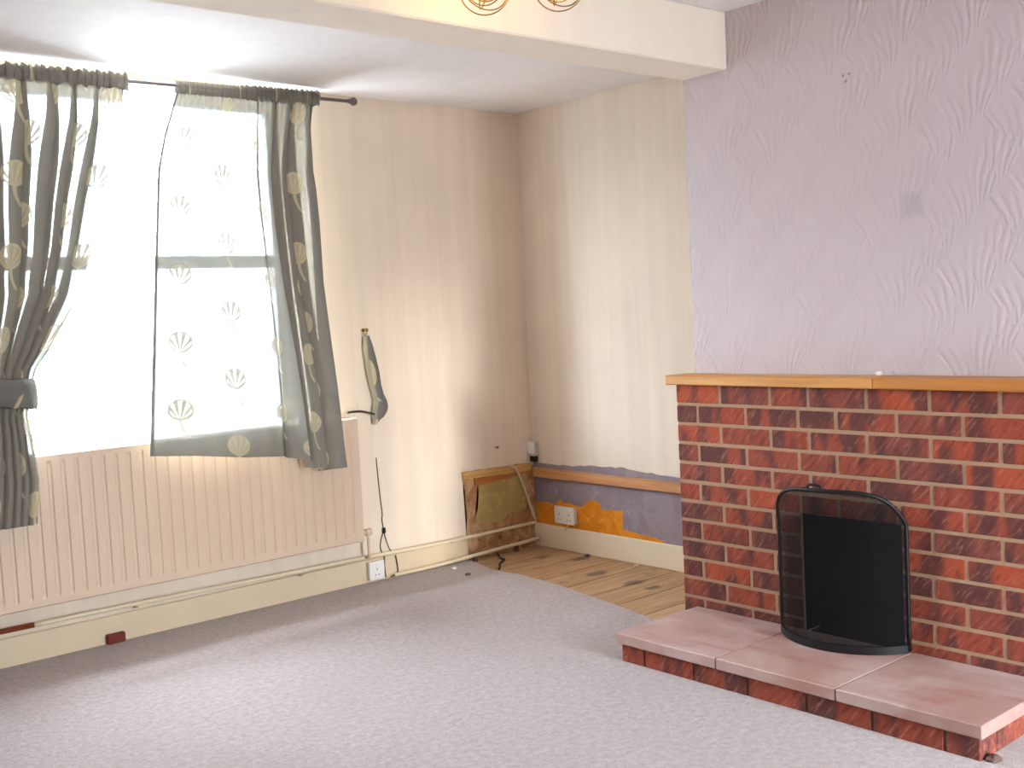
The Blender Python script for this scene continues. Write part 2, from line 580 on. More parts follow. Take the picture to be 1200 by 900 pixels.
# window wall with its opening
x0, x1, z0, z1 = WIN
bm = bmesh.new()
box(bm, (ROOM_X0 - 0.2, 0, -0.07), (x0, WALLT, H + 0.1))
box(bm, (x1, 0, -0.07), (0.2, WALLT, H + 0.1))
box(bm, (x0, 0, -0.07), (x1, WALLT, z0))
box(bm, (x0, 0, z1), (x1, WALLT, H + 0.1))
wl = structure('wall_window', bm, M['cream'], 'cream painted wall around the window, with worn plaster at its right end', 'wall')

bm = bmesh.new()
box(bm, (0, ROOM_Y0, -0.07), (0.2, 0, H + 0.1))
wa = structure('wall_alcove', bm, M['cream_alcove'], 'cream painted back wall of the alcove between window wall and chimney breast', 'wall')

# chimney breast with a hole for the fire
FO = (-2.645, -2.26, 0.06, 0.52)
bm = bmesh.new()
box(bm, (BR, FO[1], -0.07), (-0.002, BY, H + 0.05))
box(bm, (BR, BY2, -0.07), (-0.002, FO[0], H + 0.05))
box(bm, (BR, FO[0], FO[3]), (-0.002, FO[1], H + 0.05))
box(bm, (-0.30, FO[0], -0.07), (-0.002, FO[1], FO[3]))
box(bm, (BR, FO[0], -0.07), (-0.30, FO[1], FO[2]))
wc = structure('wall_chimney', bm, M['lilac'], 'lilac chimney breast in embossed plume wallpaper above the mantel', 'wall')
bm = bmesh.new()
for yy, zz in ((-2.414, 2.018), (-2.437, 2.020), (-2.424, 1.998)):
    lathe(bm, [(0.0048, 0.0), (0.004, -0.0012), (0.0015, -0.0016)], 10, 'x', (BR, yy, zz))
obj('screw_hole', bm, M['screw_hole'], wc)

# far walls (behind the camera); daylight comes in through the garden doorway
DX0, DX1, DZ = -1.80, -1.22, 1.78
bm = bmesh.new()
box(bm, (ROOM_X0 - 0.2, ROOM_Y0 - 0.2, -0.07), (DX0, ROOM_Y0, H + 0.1))
box(bm, (DX1, ROOM_Y0 - 0.2, -0.07), (0.2, ROOM_Y0, H + 0.1))
box(bm, (DX0, ROOM_Y0 - 0.2, DZ), (DX1, ROOM_Y0, H + 0.1))
box(bm, (DX0, ROOM_Y0 - 0.2, -0.07), (DX1, ROOM_Y0, 0.06))
structure('wall_rear', bm, M['rear'], 'white rear wall with a bright doorway, behind the camera', 'wall')
bm = bmesh.new()
box(bm, (ROOM_X0 - 0.2, ROOM_Y0, -0.07), (ROOM_X0, 0, H + 0.1))
structure('wall_side', bm, M['side'], 'tan side wall opposite the fireplace, behind the camera', 'wall')

bm = bmesh.new()
box(bm, (ROOM_X0 - 0.2, ROOM_Y0 - 0.2, H), (0.2, WALLT, H + 0.12))
structure('ceiling', bm, M['ceiling'], 'white ceiling on both sides of the downstand beam', 'ceiling')
# boxed beam, its far end dying into the chimney breast
bm = bmesh.new()
box(bm, (ROOM_X0, -1.9311, 2.1334), (BR, BY - 0.0, H), 0.006)
structure('trim_1', bm, M['beam'], 'cream boxed ceiling beam running parallel to the window wall into the chimney breast', 'beam')

# skirting
bm = bmesh.new()
box(bm, (ROOM_X0, -0.02, -0.012), (-0.50, 0, 0.112), 0.004)
sk = structure('baseboard_window', bm, M['skirting'], 'chipped cream skirting board under the radiator', 'skirting')
bm = bmesh.new()
box(bm, (-0.02, BY, -0.012), (0, -0.004, 0.113), 0.004)
structure('baseboard_alcove', bm, M['skirting_alc'], 'cream skirting board along the alcove wall above the bare boards', 'skirting')
# splintered white edge of the board at the end of the window-wall skirting
bm = bmesh.new()
for xa, xb, h in ((-0.93, -0.86, 0.012), (-0.84, -0.72, 0.016), (-0.71, -0.62, 0.010), (-0.61, -0.515, 0.014)):
    prism(bm, [(xa, -0.021, 0.001), (xb, -0.021, 0.001), (xb - 0.012, -0.03, h), (xa + 0.02, -0.032, h * 0.6)], (0, -0.006, 0.004))
obj('splintered_edge', bm, M['chip'], sk)

# carpet: one fitted piece with a hole for the hearth, stopping short of the alcove
bm = bmesh.new()
edge = [(-0.505, -0.021), (-0.535, -0.16), (-0.572, -0.32), (-0.560, -0.50), (-0.566, -0.68), (-0.60, -0.90), (-0.632, -1.08), (-0.655, -1.20), (-0.70, -1.39), (-0.742, -1.60), (-0.765, -1.7075)]
pts = []
for (a, b) in zip(edge, edge[1:]):
    for j in range(6):
        t = j / 6
        pts.append((a[0] + (b[0] - a[0]) * t + random.uniform(-.006, .006), a[1] + (b[1] - a[1]) * t))
pts.append(edge[-1])
HX = -1.195
outline = pts + [(-0.765, -1.783), (HX, -1.783), (HX, -3.117), (-0.765, -3.117), (-0.765, -3.2), (-0.002, -3.205), (-0.002, ROOM_Y0 + 0.002), (ROOM_X0 + 0.002, ROOM_Y0 + 0.002), (ROOM_X0 + 0.002, -0.021)]
prism(bm, [(a, b, -0.0115) for a, b in outline], (0, 0, 0.0115))
tag(obj('carpet', bm, M['carpet']), 'worn greyish beige fitted carpet covering the floor up to the hearth and bare boards', 'carpet')

# ------------------------------------------------------------------ window
GY = 0.30
win = empty('window_1', ((x0 + x1) / 2, GY, z0))
tag(win, 'bright white-framed window with one horizontal bar, between the curtains', 'window', kind='structure')
bm = bmesh.new()
f = 0.055
box(bm, (x0 - 0.03, GY - 0.03, z0 - 0.02), (x0 + f, GY + 0.03, z1 + 0.045), 0.004)
box(bm, (x1 - f, GY - 0.03, z0 - 0.02), (x1 + 0.03, GY + 0.03, z1 + 0.045), 0.004)
box(bm, (x0 + f, GY - 0.03, z0 - 0.02), (x1 - f, GY + 0.03, z0 + 0.035), 0.004)
box(bm, (x0 + f, GY - 0.03, z1 - 0.005), (x1 - f, GY + 0.03, z1 + 0.045), 0.004)
obj('window_frame', bm, M['frame_white'], win)
bm = bmesh.new()
box(bm, (x0 + f, GY - 0.035, 1.552), (x1 - f, GY + 0.03, 1.610), 0.006)
obj('transom', bm, M['frame_white'], win)
for a, b in ((z0 + 0.035, 1.552), (1.610, z1 - 0.005)):
    bm = bmesh.new()
    box(bm, (x0 + f, GY - 0.003, a), (x1 - f, GY + 0.003, b))
    obj('pane', bm, M['glass'], win)
bm = bmesh.new()
box(bm, (x0, -0.004, z0), (x1, GY - 0.03, z0 + 0.022), 0.004)
obj('window_sill', bm, M['reveal'], win)

# ------------------------------------------------------------------ radiator
RX0, RX1, RZ0, RZ1 = -3.12, -1.19, 0.224, 0.819
rad = empty('radiator', ((RX0 + RX1) / 2, -0.07, RZ0))
tag(rad, 'long cream ribbed panel radiator on the wall under the window', 'radiator')
def rad_panel(yf, back):
    bm = bmesh.new()
    pitch = 0.0525
    prof = [(0.0, 0.0), (0.016, 0.0), (0.021, 0.0045), (0.0315, 0.0045), (0.0365, 0.0)]
    xs = []
    x = RX0 + 0.012
    while x < RX1 - 0.05:
        for a, d in prof:
            xs.append((x + a, d))
        x += pitch
    xs = [(RX0, 0.0)] + xs + [(RX1, 0.0)]
    zs = [(RZ0, 0, -0.012), (RZ0 + 0.006, 0, 0.0), (RZ0 + 0.03, 0, 0.0), (RZ0 + 0.045, 1, 0.0), (RZ1 - 0.040, 1, 0.0), (RZ1 - 0.026, 0, 0.0), (RZ1 - 0.006, 0, 0.0), (RZ1, 0, -0.012)]
    rows = []
    for z, k, inset in zs:
        rows.append([bm.verts.new((xx, yf + (d * k - inset) * (1 if not back else -1), z)) for xx, d in xs])
    for A, B in zip(rows, rows[1:]):
        for i in range(len(xs) - 1):
            bm.faces.new([A[i], A[i + 1], B[i + 1], B[i]])
    # sides and back so the panel is a closed pressing
    yb = yf + (0.014 if not back else -0.014)
    bl = [bm.verts.new((RX0, yb, RZ0 + 0.004)), bm.verts.new((RX1, yb, RZ0 + 0.004)), bm.verts.new((RX1, yb, RZ1 - 0.004)), bm.verts.new((RX0, yb, RZ1 - 0.004))]
    bm.faces.new(bl)
    bm.faces.new([r[0] for r in rows] + [bl[3], bl[0]])
    bm.faces.new([r[-1] for r in rows] + [bl[2], bl[1]])
    bm.faces.new(rows[0] + [bl[1], bl[0]])
    bm.faces.new(rows[-1] + [bl[2], bl[3]])
    return bm
obj('front_panel', rad_panel(-0.108, False), M['radiator'], rad)
obj('back_panel', rad_panel(-0.036, True), M['radiator_in'], rad)
bm = bmesh.new()
x = RX0 + 0.02
while x < RX1 - 0.02:
    box(bm, (x, -0.094, RZ0 + 0.05), (x + 0.002, -0.05, RZ1 - 0.03))
    x += 0.026
obj('convector_fins', bm, M['radiator_in'], rad)
bm = bmesh.new()
lathe(bm, [(0.012, 0), (0.012, 0.03), (0.017, 0.03), (0.017, 0.06), (0.012, 0.062)], 14, 'x', (RX1, -0.072, RZ0 + 0.035))
tube(bm, [(RX1 + 0.045, -0.072, RZ0 + 0.035), (RX1 + 0.045, -0.072, 0.148), (RX1 + 0.045, -0.06, 0.136), (RX1 + 0.045, -0.042, 0.131)], 0.0075, 10)
obj('valve', bm, M['radiator'], rad)
bm = bmesh.new()
for xx in (-2.85, -1.45):
    bm = bmesh.new()
    box(bm, (xx, -0.034, RZ0 + 0.04), (xx + 0.03, -0.001, RZ1 - 0.05), 0.003)
    obj('wall_bracket', bm, M['radiator_in'], rad)

# heating pipe along the top of the skirting
bm = bmesh.new()
tube(bm, smooth_path([(-2.69, -0.032, 0.146), (-2.2, -0.033, 0.143), (-1.7, -0.032, 0.135), (-1.14, -0.031, 0.128), (-0.8, -0.031, 0.12), (-0.52, -0.031, 0.118), (-0.3, -0.03, 0.119), (-0.03, -0.03, 0.121)], 6), 0.0095, 12)
hp = tag(obj('heating_pipe', bm, M['pipe'], smooth=True), 'upper cream painted pipe clipped along the top edge of the skirting under the radiator', 'pipe')
bm = bmesh.new()
tube(bm, [(-3.2, -0.032, 0.147), (-2.9, -0.032, 0.1475), (-2.69, -0.032, 0.146)], 0.0105, 12)
s = obj('bare_section', bm, M['rust'], hp, smooth=True)
s['label'] = 'bare rusty brown stretch of pipe'
for xx in (-2.28, -1.5, -0.62):
    bm = bmesh.new()
    box(bm, (xx - 0.009, -0.043, 0.126 if xx < -2 else 0.108), (xx + 0.009, -0.0205, 0.132 if xx < -2 else 0.114), 0.002)
    obj('pipe_clip', bm, M['radiator_in'], hp)
bm = bmesh.new()
tube(bm, smooth_path([(-0.98, -0.036, 0.012), (-0.75, -0.042, 0.0125), (-0.54, -0.045, 0.019), (-0.3, -0.047, 0.026), (-0.024, -0.047, 0.034)], 6), 0.0095, 12)
lp = tag(obj('heating_pipe', bm, M['pipe'], smooth=True), 'lower cream pipe running just above the bare floor into the alcove corner', 'pipe')
for xx, zz in ((-0.49, -0.012), (-0.2, -0.012)):
    bm = bmesh.new()
    box(bm, (xx, -0.056, zz), (xx + 0.02, -0.034, 0.013 if xx < -0.4 else 0.020), 0.002)
    obj('pipe_support', bm, M['debris'], lp)
bm = bmesh.new()
box(bm, (-2.410, -0.045, 0.0), (-2.335, -0.021, 0.041), 0.004)
tag(obj('wood_block', bm, M['redblock']), 'small reddish brown block on the carpet against the skirting under the radiator', 'block')

# ------------------------------------------------------------------ worn patch of the window wall near the corner
ph = [(-0.500, 0.447), (-0.504, 0.43), (-0.493, 0.33), (-0.486, 0.2), (-0.488, 0.06), (-0.49, -0.01), (-0.003, -0.01), (-0.003, 0.432), (-0.2, 0.44)]
bm = bmesh.new()
prism(bm, [(a, -0.001, b) for a, b in ragged(ph, 0.006, 0.03)], (0, -0.003, 0))
pp = tag(obj('exposed_plaster', bm, M['old_plaster']), 'rough brown bare plaster patch at the window wall corner, below its batten', 'plaster')
bm = bmesh.new()
prism(bm, [(a, -0.0041, b) for a, b in ragged([(-0.402, 0.385), (-0.41, 0.28), (-0.435, 0.185), (-0.40, 0.165), (-0.25, 0.16), (-0.2, 0.19), (-0.075, 0.20), (-0.06, 0.385)], 0.006, 0.03)], (0, -0.002, 0))
g = obj('olive_paint', bm, M['green_paint'], pp)
g['label'] = 'remnant of old olive paint'
# batten on the window wall: short raw timber, broken lower edge
bat = empty('batten', (-0.27, 0, 0.41))
tag(bat, 'short splintered yellowish batten on the window wall beside the alcove corner', 'batten')
bm = bmesh.new()
prism(bm, [(a, -0.0045, b) for a, b in ragged([(-0.505, 0.458), (-0.507, 0.425), (-0.42, 0.418), (-0.3, 0.415), (-0.18, 0.412), (-0.06, 0.406), (-0.034, 0.404), (-0.034, 0.444), (-0.1, 0.45), (-0.25, 0.452)], 0.003, 0.03)], (0, -0.018, 0))
obj('upper_strip', bm, M['batten_w'], bat)
bm = bmesh.new()
prism(bm, [(a, -0.0065, b) for a, b in ragged([(-0.43, 0.416), (-0.425, 0.378), (-0.3, 0.378), (-0.2, 0.385), (-0.18, 0.40), (-0.036, 0.396), (-0.036, 0.406), (-0.2, 0.414)], 0.003, 0.03)], (0, -0.008, 0))
s = obj('lower_strip', bm, M['batten_o'], bat)
s['label'] = 'darker orange strip'
# alcove batten
bm = bmesh.new()
box(bm, (-0.032, BY + 0.004, 0.372), (-0.0042, -0.024, 0.424), 0.004)
tag(obj('batten', bm, M['batten']), 'long raw brown batten along the alcove wall above the grey paint', 'batten')
# old paint left bare under the alcove batten
bm = bmesh.new()
gy = [(-0.004, 0.45), (-0.167, 0.448), (-0.309, 0.448), (-0.562, 0.462), (-0.691, 0.466), (-0.813, 0.452), (-1.034, 0.446), (-1.71, 0.45), (-1.71, 0.112), (-0.004, 0.112)]
prism(bm, [(-0.001, a, b) for a, b in ragged(gy, 0.005, 0.03)], (-0.0025, 0, 0))
gp = tag(obj('old_paint', bm, M['grey_paint']), 'band of old lilac grey paint with an orange patch, low on the alcove wall', 'paint patch')
bm = bmesh.new()
org = [(-0.012, 0.232), (-0.172, 0.233), (-0.21, 0.262), (-0.235, 0.245), (-0.382, 0.236), (-0.436, 0.277), (-0.495, 0.277), (-0.517, 0.238), (-0.671, 0.246), (-0.665, 0.150), (-0.751, 0.142), (-0.842, 0.134), (-0.94, 0.126), (-0.94, 0.112), (-0.012, 0.112)]
prism(bm, [(-0.0035, a, b) for a, b in ragged(org, 0.004, 0.025)], (-0.0015, 0, 0))
s = obj('orange_paint', bm, M['orange_paint'], gp)
s['label'] = 'bright orange older paint around the socket'

# ------------------------------------------------------------------ sockets and cables
def socket(name, label, at, w, h, axis, gangs, group=None):
    """plate facing -y (axis 'y') or -x (axis 'x')"""
    root = empty(name, at)
    tag(root, label, 'socket', group)
    def P(u, d, v):
        return (at[0] + u, at[1] - d, at[2] + v) if axis == 'y' else (at[0] - d, at[1] - u, at[2] + v)
    def bx(bm, u0, u1, d0, d1, v0, v1, c=0.002):
        a, b = P(u0, d0, v0), P(u1, d1, v1)
        box(bm, [min(i, j) for i, j in zip(a, b)], [max(i, j) for i, j in zip(a, b)], c)
    bm = bmesh.new()
    bx(bm, 0.004, w - 0.004, 0, 0.022, 0.004, h - 0.004)
    obj('back_box', bm, M['white_plastic'], root)
    bm = bmesh.new()
    bx(bm, 0, w, 0.022, 0.030, 0, h, 0.003)
    pl = obj('face_plate', bm, M['white_plastic'], root)
    for g_ in range(gangs):
        cu = w * (g_ + 0.5) / gangs
        bm = bmesh.new()
        bx(bm, cu - 0.005, cu + 0.005, 0.0300, 0.034, h * 0.68, h * 0.86, 0.001)
        obj('switch', bm, M['white_plastic'], root)
        for a0, a1, b0, b1 in ((-0.002, 0.002, 0.5, 0.6), (-0.013, -0.007, 0.24, 0.29), (0.007, 0.013, 0.24, 0.29)):
            bm = bmesh.new()
            bx(bm, cu + a0, cu + a1, 0.0298, 0.0305, h * b0, h * b1, 0)
            obj('pin_hole', bm, M['cable_black'], pl)
    return root
socket('wall_socket', 'single white socket on the skirting right of the radiator', (-1.135, -0.0205, 0.014), 0.088, 0.090, 'y', 1)
ds = socket('wall_socket', 'double white socket on orange paint low in the alcove', (-0.0055, -0.190, 0.136), 0.150, 0.094, 'x', 2)
bm = bmesh.new()
tube(bm, smooth_path([(-0.024, -0.285, 0.134), (-0.03, -0.275, 0.118), (-0.032, -0.262, 0.100)], 5), 0.003, 8)
obj('loose_wire', bm, M['cable_white'], ds, smooth=True)['label'] = 'short pale wire hanging below the socket'

# small box in the corner above the battens
jb = empty('junction_box', (-0.002, -0.004, 0.49))
tag(jb, 'small white junction box in the alcove corner above the battens', 'junction box')
bm = bmesh.new()
box(bm, (-0.036, -0.052, 0.487), (-0.001, -0.002, 0.560), 0.004)
obj('base', bm, M['grey_plastic'], jb)
bm = bmesh.new()
box(bm, (-0.040, -0.055, 0.500), (-0.030, -0.001, 0.566), 0.003)
obj('cover', bm, M['white_plastic'], jb)
bm = bmesh.new()
box(bm, (-0.036, -0.05, 0.455), (-0.006, -0.012, 0.487), 0.004)
s = obj('cable_entry', bm, M['cable_black'], jb)
s['label'] = 'dark cable entry below the box'

bm = bmesh.new()
tube(bm, smooth_path([(-0.20, -0.030, 0.452), (-0.165, -0.036, 0.44), (-0.13, -0.034, 0.38), (-0.085, -0.030, 0.28), (-0.052, -0.033, 0.18), (-0.038, -0.046, 0.138)], 8), 0.0062, 10)
tag(obj('cable', bm, M['cable_white'], smooth=True), 'pale cable slanting down over the olive paint into the alcove corner', 'cable')

bm = bmesh.new()
tube(bm, smooth_path([(-0.33, -0.052, 0.004), (-0.385, -0.14, 0.0), (-0.40, -0.19, 0.004), (-0.455, -0.215, -0.005), (-0.49, -0.26, -0.006), (-0.53, -0.30, -0.006)], 8), 0.005, 8)
tag(obj('cable', bm, M['cable_black'], smooth=True), 'short black cable curling over the bare boards near the pipes', 'cable')

# telephone wire beside the radiator
tw = empty('telephone_wire', (-1.02, -0.003, 0.0))
tag(tw, 'thin dark telephone wire running down the wall right of the radiator', 'wire')
bm = bmesh.new()
tube(bm, smooth_path([(-1.028, -0.003, 0.60), (-1.024, -0.0035, 0.50), (-1.018, -0.003, 0.40), (-1.012, -0.004, 0.32), (-1.016, -0.004, 0.29), (-1.010, -0.004, 0.24)], 6), 0.0024, 8)
tube(bm, smooth_path([(-1.010, -0.004, 0.235), (-1.03, -0.005, 0.19), (-1.034, -0.004, 0.15), (-1.030, -0.0225, 0.115)], 6), 0.0024, 8)
tube(bm, smooth_path([(-1.010, -0.004, 0.235), (-1.0, -0.004, 0.19), (-0.985, -0.005, 0.145), (-0.975, -0.012, 0.125)], 6), 0.0026, 8)
obj('wire', bm, M['cable_dark'], tw)
bm = bmesh.new()
box(bm, (-1.019, -0.012, 0.222), (-1.001, -0.0005, 0.250), 0.003)
obj('wire_clip', bm, M['cable_black'], tw)
bm = bmesh.new()
tube(bm, smooth_path([(-1.028, -0.0235, 0.115), (-1.03, -0.0235, 0.06), (-1.026, -0.0235, 0.008)], 6), 0.0035, 8)
tube(bm, smooth_path([(-0.962, -0.0235, 0.105), (-0.955, -0.024, 0.06), (-0.958, -0.027, 0.02), (-1.0, -0.03, 0.006)], 6), 0.0035, 8)
obj('skirting_lead', bm, M['cable_dark'], tw)

bm = bmesh.new()
lathe(bm, [(0.002, 0.0), (0.002, -0.02), (0.0065, -0.021), (0.007, -0.024), (0.003, -0.026)], 10, 'y', (-0.268, 0, 0.562))
tag(obj('nail', bm, M['nail'], smooth=True), 'dull nail head in the cream wall just above the short batten', 'nail')

# crumbs
def crumb(name, label, mat, at, r, flat=0.5):
    bm = bmesh.new()
    bmesh.ops.create_icosphere(bm, subdivisions=2, radius=r)
    for v in bm.verts:
        v.co *= random.uniform(0.75, 1.15)
        v.co.z *= flat
        v.co += Vector(at)
    tag(obj(name, bm, mat), label, 'debris')
crumb('plaster_chip', 'white plaster crumb on the carpet edge near the bare boards', M['chip'], (-0.692, -0.135, 0.006), 0.015)
crumb('wood_chip', 'brown crumb on the carpet beside the white plaster crumb', M['debris'], (-0.728, -0.30, 0.006), 0.015, 0.4)
crumb('plaster_chip', 'white plaster crumb on the mantel shelf', M['chip'], (-0.680, -2.535, 1.0085), 0.014, 0.6)
crumb('wood_chip', 'dark crumb on the bare boards at the foot of the alcove skirting', M['debris'], (-0.05, -0.44, -0.006), 0.016, 0.5)
crumb('plaster_chip', 'small pale crumb on the boards by the alcove skirting near the chimney', M['chip'], (-0.06, -0.80, -0.007), 0.013, 0.5)

crumb('carpet_tuft', 'frayed dark carpet tuft at the right front corner of the hearth', M['debris'], (-1.168, -3.139, 0.006), 0.022, 0.5)

# ------------------------------------------------------------------ curtains
ROD_Y, ROD_Z = -0.095, 2.297
rod = empty('curtain_rod', (-2.2, ROD_Y, ROD_Z))
tag(rod, 'slim grey metal curtain rod with ball finial above the window', 'curtain rod')
def rz(x):
    return 2.3013 + (x + 1.087) * 0.009
bm = bmesh.new()
tube(bm, [(-3.55, ROD_Y, rz(-3.55)), (-1.125, ROD_Y, rz(-1.125))], 0.0075, 12)
obj('pole', bm, M['rod'], rod, smooth=True, angle=40)
bm = bmesh.new()
lathe(bm, [(0.008, 0.0), (0.011, 0.006), (0.0085, 0.012), (0.013, 0.017), (0.0185, 0.026), (0.0195, 0.034), (0.016, 0.043), (0.008, 0.049)], 18, 'x', (-1.13, ROD_Y, rz(-1.1)))
obj('finial', bm, M['rod'], rod, smooth=True)
for bx_ in (-3.35, -1.30):
    bm = bmesh.new()
    tube(bm, [(bx_, 0.0, rz(bx_) - 0.012), (bx_, -0.06, rz(bx_) - 0.012), (bx_, ROD_Y, rz(bx_) - 0.011)], 0.005, 10)
    lathe(bm, [(0.018, 0.0), (0.018, -0.005), (0.008, -0.007)], 14, 'y', (bx_, 0, rz(bx_) - 0.012))
    obj('bracket', bm, M['rod'], rod)

def sheet(name, fn, nu, nv, mat, parent, cw, ch, hem):
    bm = bmesh.new()
    ul = bm.loops.layers.uv.new('UVMap')
    cum = [0.0]
    for i in range(nu):
        a, b = Vector(fn(i / nu, 0.4)), Vector(fn((i + 1) / nu, 0.4))
        cum.append(cum[-1] + (b - a).length)
    grid = [[bm.verts.new(fn(i / nu, j / nv)) for i in range(nu + 1)] for j in range(nv + 1)]
    for j in range(nv):
        for i in range(nu):
            fc = bm.faces.new([grid[j][i], grid[j][i + 1], grid[j + 1][i + 1], grid[j + 1][i]])
            for l, (a, b) in zip(fc.loops, ((i, j), (i + 1, j), (i + 1, j + 1), (i, j + 1))):
                l[ul].uv = (cum[a], -b / nv * ch)
    o = obj(name, bm, mat, parent, smooth=True)
    # turned-over side hem on the free edge: a second layer of cloth just behind
    hm = bmesh.new()
    ul = hm.loops.layers.uv.new('UVMap')
    cols_ = range(0, 5) if hem == 'left' else range(nu - 6, nu + 1)
    g2 = []
    for j in range(nv + 1):
        row = []
        for i in cols_:
            p = Vector(fn(i / nu, j / nv))
            row.append(hm.verts.new((p.x, p.y + 0.0025, p.z)))
        g2.append(row)
    for j in range(nv):
        for k in range(len(g2[0]) - 1):
            fc = hm.faces.new([g2[j][k], g2[j][k + 1], g2[j + 1][k + 1], g2[j + 1][k]])
            for l in fc.loops:
                l[ul].uv = (0.2, 0.1)
    obj('side_hem', hm, mat, parent, smooth=True)
    return o

def heading(parent, tab, cw, sheer=0.0):
    """gathered rod pocket wrapped round the rod. tab: list of (u, x, depth of ruffle)"""
    bm = bmesh.new()
    ul = bm.loops.layers.uv.new('UVMap')
    nu, nr = 420, 14
    rows = []
    rnd = [random.uniform(0, 6.28) for _ in range(4)]
    for i in range(nu + 1):
        u = i / nu
        for (u0, xa, d0), (u1, xb, d1) in zip(tab, tab[1:]):
            if u <= u1:
                t = (u - u0) / (u1 - u0)
                x, d = xa + (xb - xa) * t, d0 + (d1 - d0) * t
                break
        s = math.sin(u * 260 + rnd[0] + 2 * math.sin(u * 31 + rnd[1])) * 0.6 + math.sin(u * 137 + rnd[2]) * 0.4
        ring = []
        for k in range(nr):
            a = 2 * PI * k / nr
            up = max(0.0, math.sin(a))
            dn = max(0.0, -math.sin(a))
            r = 0.0125 + d * (0.45 + 0.55 * s) * (1.0 if up else 0.6)
            yy = ROD_Y + r * math.cos(a) * 1.0
            zz = rz(x) + r * math.sin(a) * (1.25 + 0.5 * up) - dn * dn * 0.018
            ring.append(bm.verts.new((x + 0.004 * math.sin(s * 3 + a), yy, zz)))
        rows.append((ring, u))
    for (A, ua), (B, ub) in zip(rows, rows[1:]):
        for k in range(nr):
            if ua < sheer and not (nr * 0.22 < k < nr * 0.70):
                continue      # single turned-over layer on the spread half
            fc = bm.faces.new([A[k], A[(k + 1) % nr], B[(k + 1) % nr], B[k]])
            for l, (a, b) in zip(fc.loops, ((ua, k), (ua, k + 1), (ub, k + 1), (ub, k))):
                l[ul].uv = (a * cw, 0.03 - b * 0.004)
    return obj('heading', bm, M['curtain'], parent, smooth=True)

# right curtain: a sheer flat half and a bunched half
RL = [(-1.979, 2.272), (-2.053, 2.074), (-2.089, 1.932), (-2.126, 1.582), (-2.179, 1.057), (-2.208, 0.76)]
RR = [(-1.293, 2.307), (-1.335, 2.158), (-1.358, 1.965), (-1.347, 1.733), (-1.34, 1.461), (-1.314, 1.185), (-1.288, 0.906), (-1.264, 0.59)]
RM = [(-1.63, 2.286), (-1.65, 1.953), (-1.645, 1.729), (-1.63, 1.503), (-1.61, 1.122), (-1.60, 0.633)]
RB = [(0.0, 0.76), (0.12, 0.737), (0.25, 0.703), (0.38, 0.682), (0.5, 0.654), (0.8, 0.596), (1.0, 0.592)]
US = 0.36
def right_curtain(u, v):
    for (ua, za), (ub, zb) in zip(RB, RB[1:]):
        if u <= ub + 1e-9:
            zb_ = za + (zb - za) * (u - ua) / (ub - ua)
            break
    if u < US:
        xt = -1.979 + (-1.60 + 1.979) * (u / US)
    else:
        xt = -1.60 + (-1.293 + 1.60) * ((u - US) / (1 - US))
    zt = rz(xt) - 0.018
    z = zt + (zb_ - zt) * v
    xl, xm, xr = interp(RL, z), interp(RM, z), interp(RR, z)
    body = sstep(v / 0.10)
    if u < US:
        t = u / US
        x = xl + (xm - xl) * t
        y = ROD_Y - 0.025 * body
        y += 0.004 * (1 - sstep(v / 0.16)) * math.sin(t * 90)
        y += 0.012 * body * math.sin(t * 9 + 1.2 * v) * (0.4 + v)
        y += 0.006 * sstep((v - 0.8) / 0.2) * math.sin(t * 23)
        w = sstep((t - 0.75) / 0.25)
        x += w * 0.006 * math.sin(v * 5)
    else:
        t = (u - US) / (1 - US)
        n = 3.0
        tw = t + 0.035 * math.sin(2 * PI * t * 1.5 + 0.9) + 0.02 * math.sin(9 * t)
        env = min(1, t / 0.06) * min(1, (1 - t) / 0.05)
        ph = 2 * PI * n * tw + 0.9 * math.sin(2.6 * v + t * 3.0)
        A = (xr - xm) / n * (0.28 + 0.24 * sstep(v / 0.25) - 0.10 * sstep((v - 0.7) / 0.3)) * env
        B = (0.012 + 0.024 * body) * (0.3 + 0.7 * env)
        sh = math.sin(ph)
        x = xm + (xr - xm) * (0.08 + 0.80 * t) - A * (sh + 0.22 * math.sin(2 * ph + 0.5))
        y = ROD_Y - 0.028 * body + B * math.cos(ph + 0.35 * math.sin(5 * v)) - 0.012 * v
        y += 0.004 * (1 - sstep(v / 0.12)) * math.sin(t * 170)
    if z < 0.95:
        y = min(y, y - 0.065 * sstep((0.95 - z) / 0.12))
    y = min(y, -0.045)
    k = (y + 0.12) / (-0.12 + 4.542)
    return (x - (x + 4.017) * -k, y, z + (z - 1.2745) * k)
rc = empty('curtain', (-1.6, ROD_Y, 0.6))
tag(rc, 'right sheer grey leaf-patterned curtain hanging loose, half spread across the window', 'curtain', 'pair of window curtains')
sheet('drape', right_curtain, 420, 90, M['curtain'], rc, 1.55, 1.70, 'left')
heading(rc, [(0.0, -1.982, 0.0005), (0.30, -1.72, 0.002), (0.42, -1.62, 0.008), (1.0, -1.286, 0.010)], 1.55, 0.36)

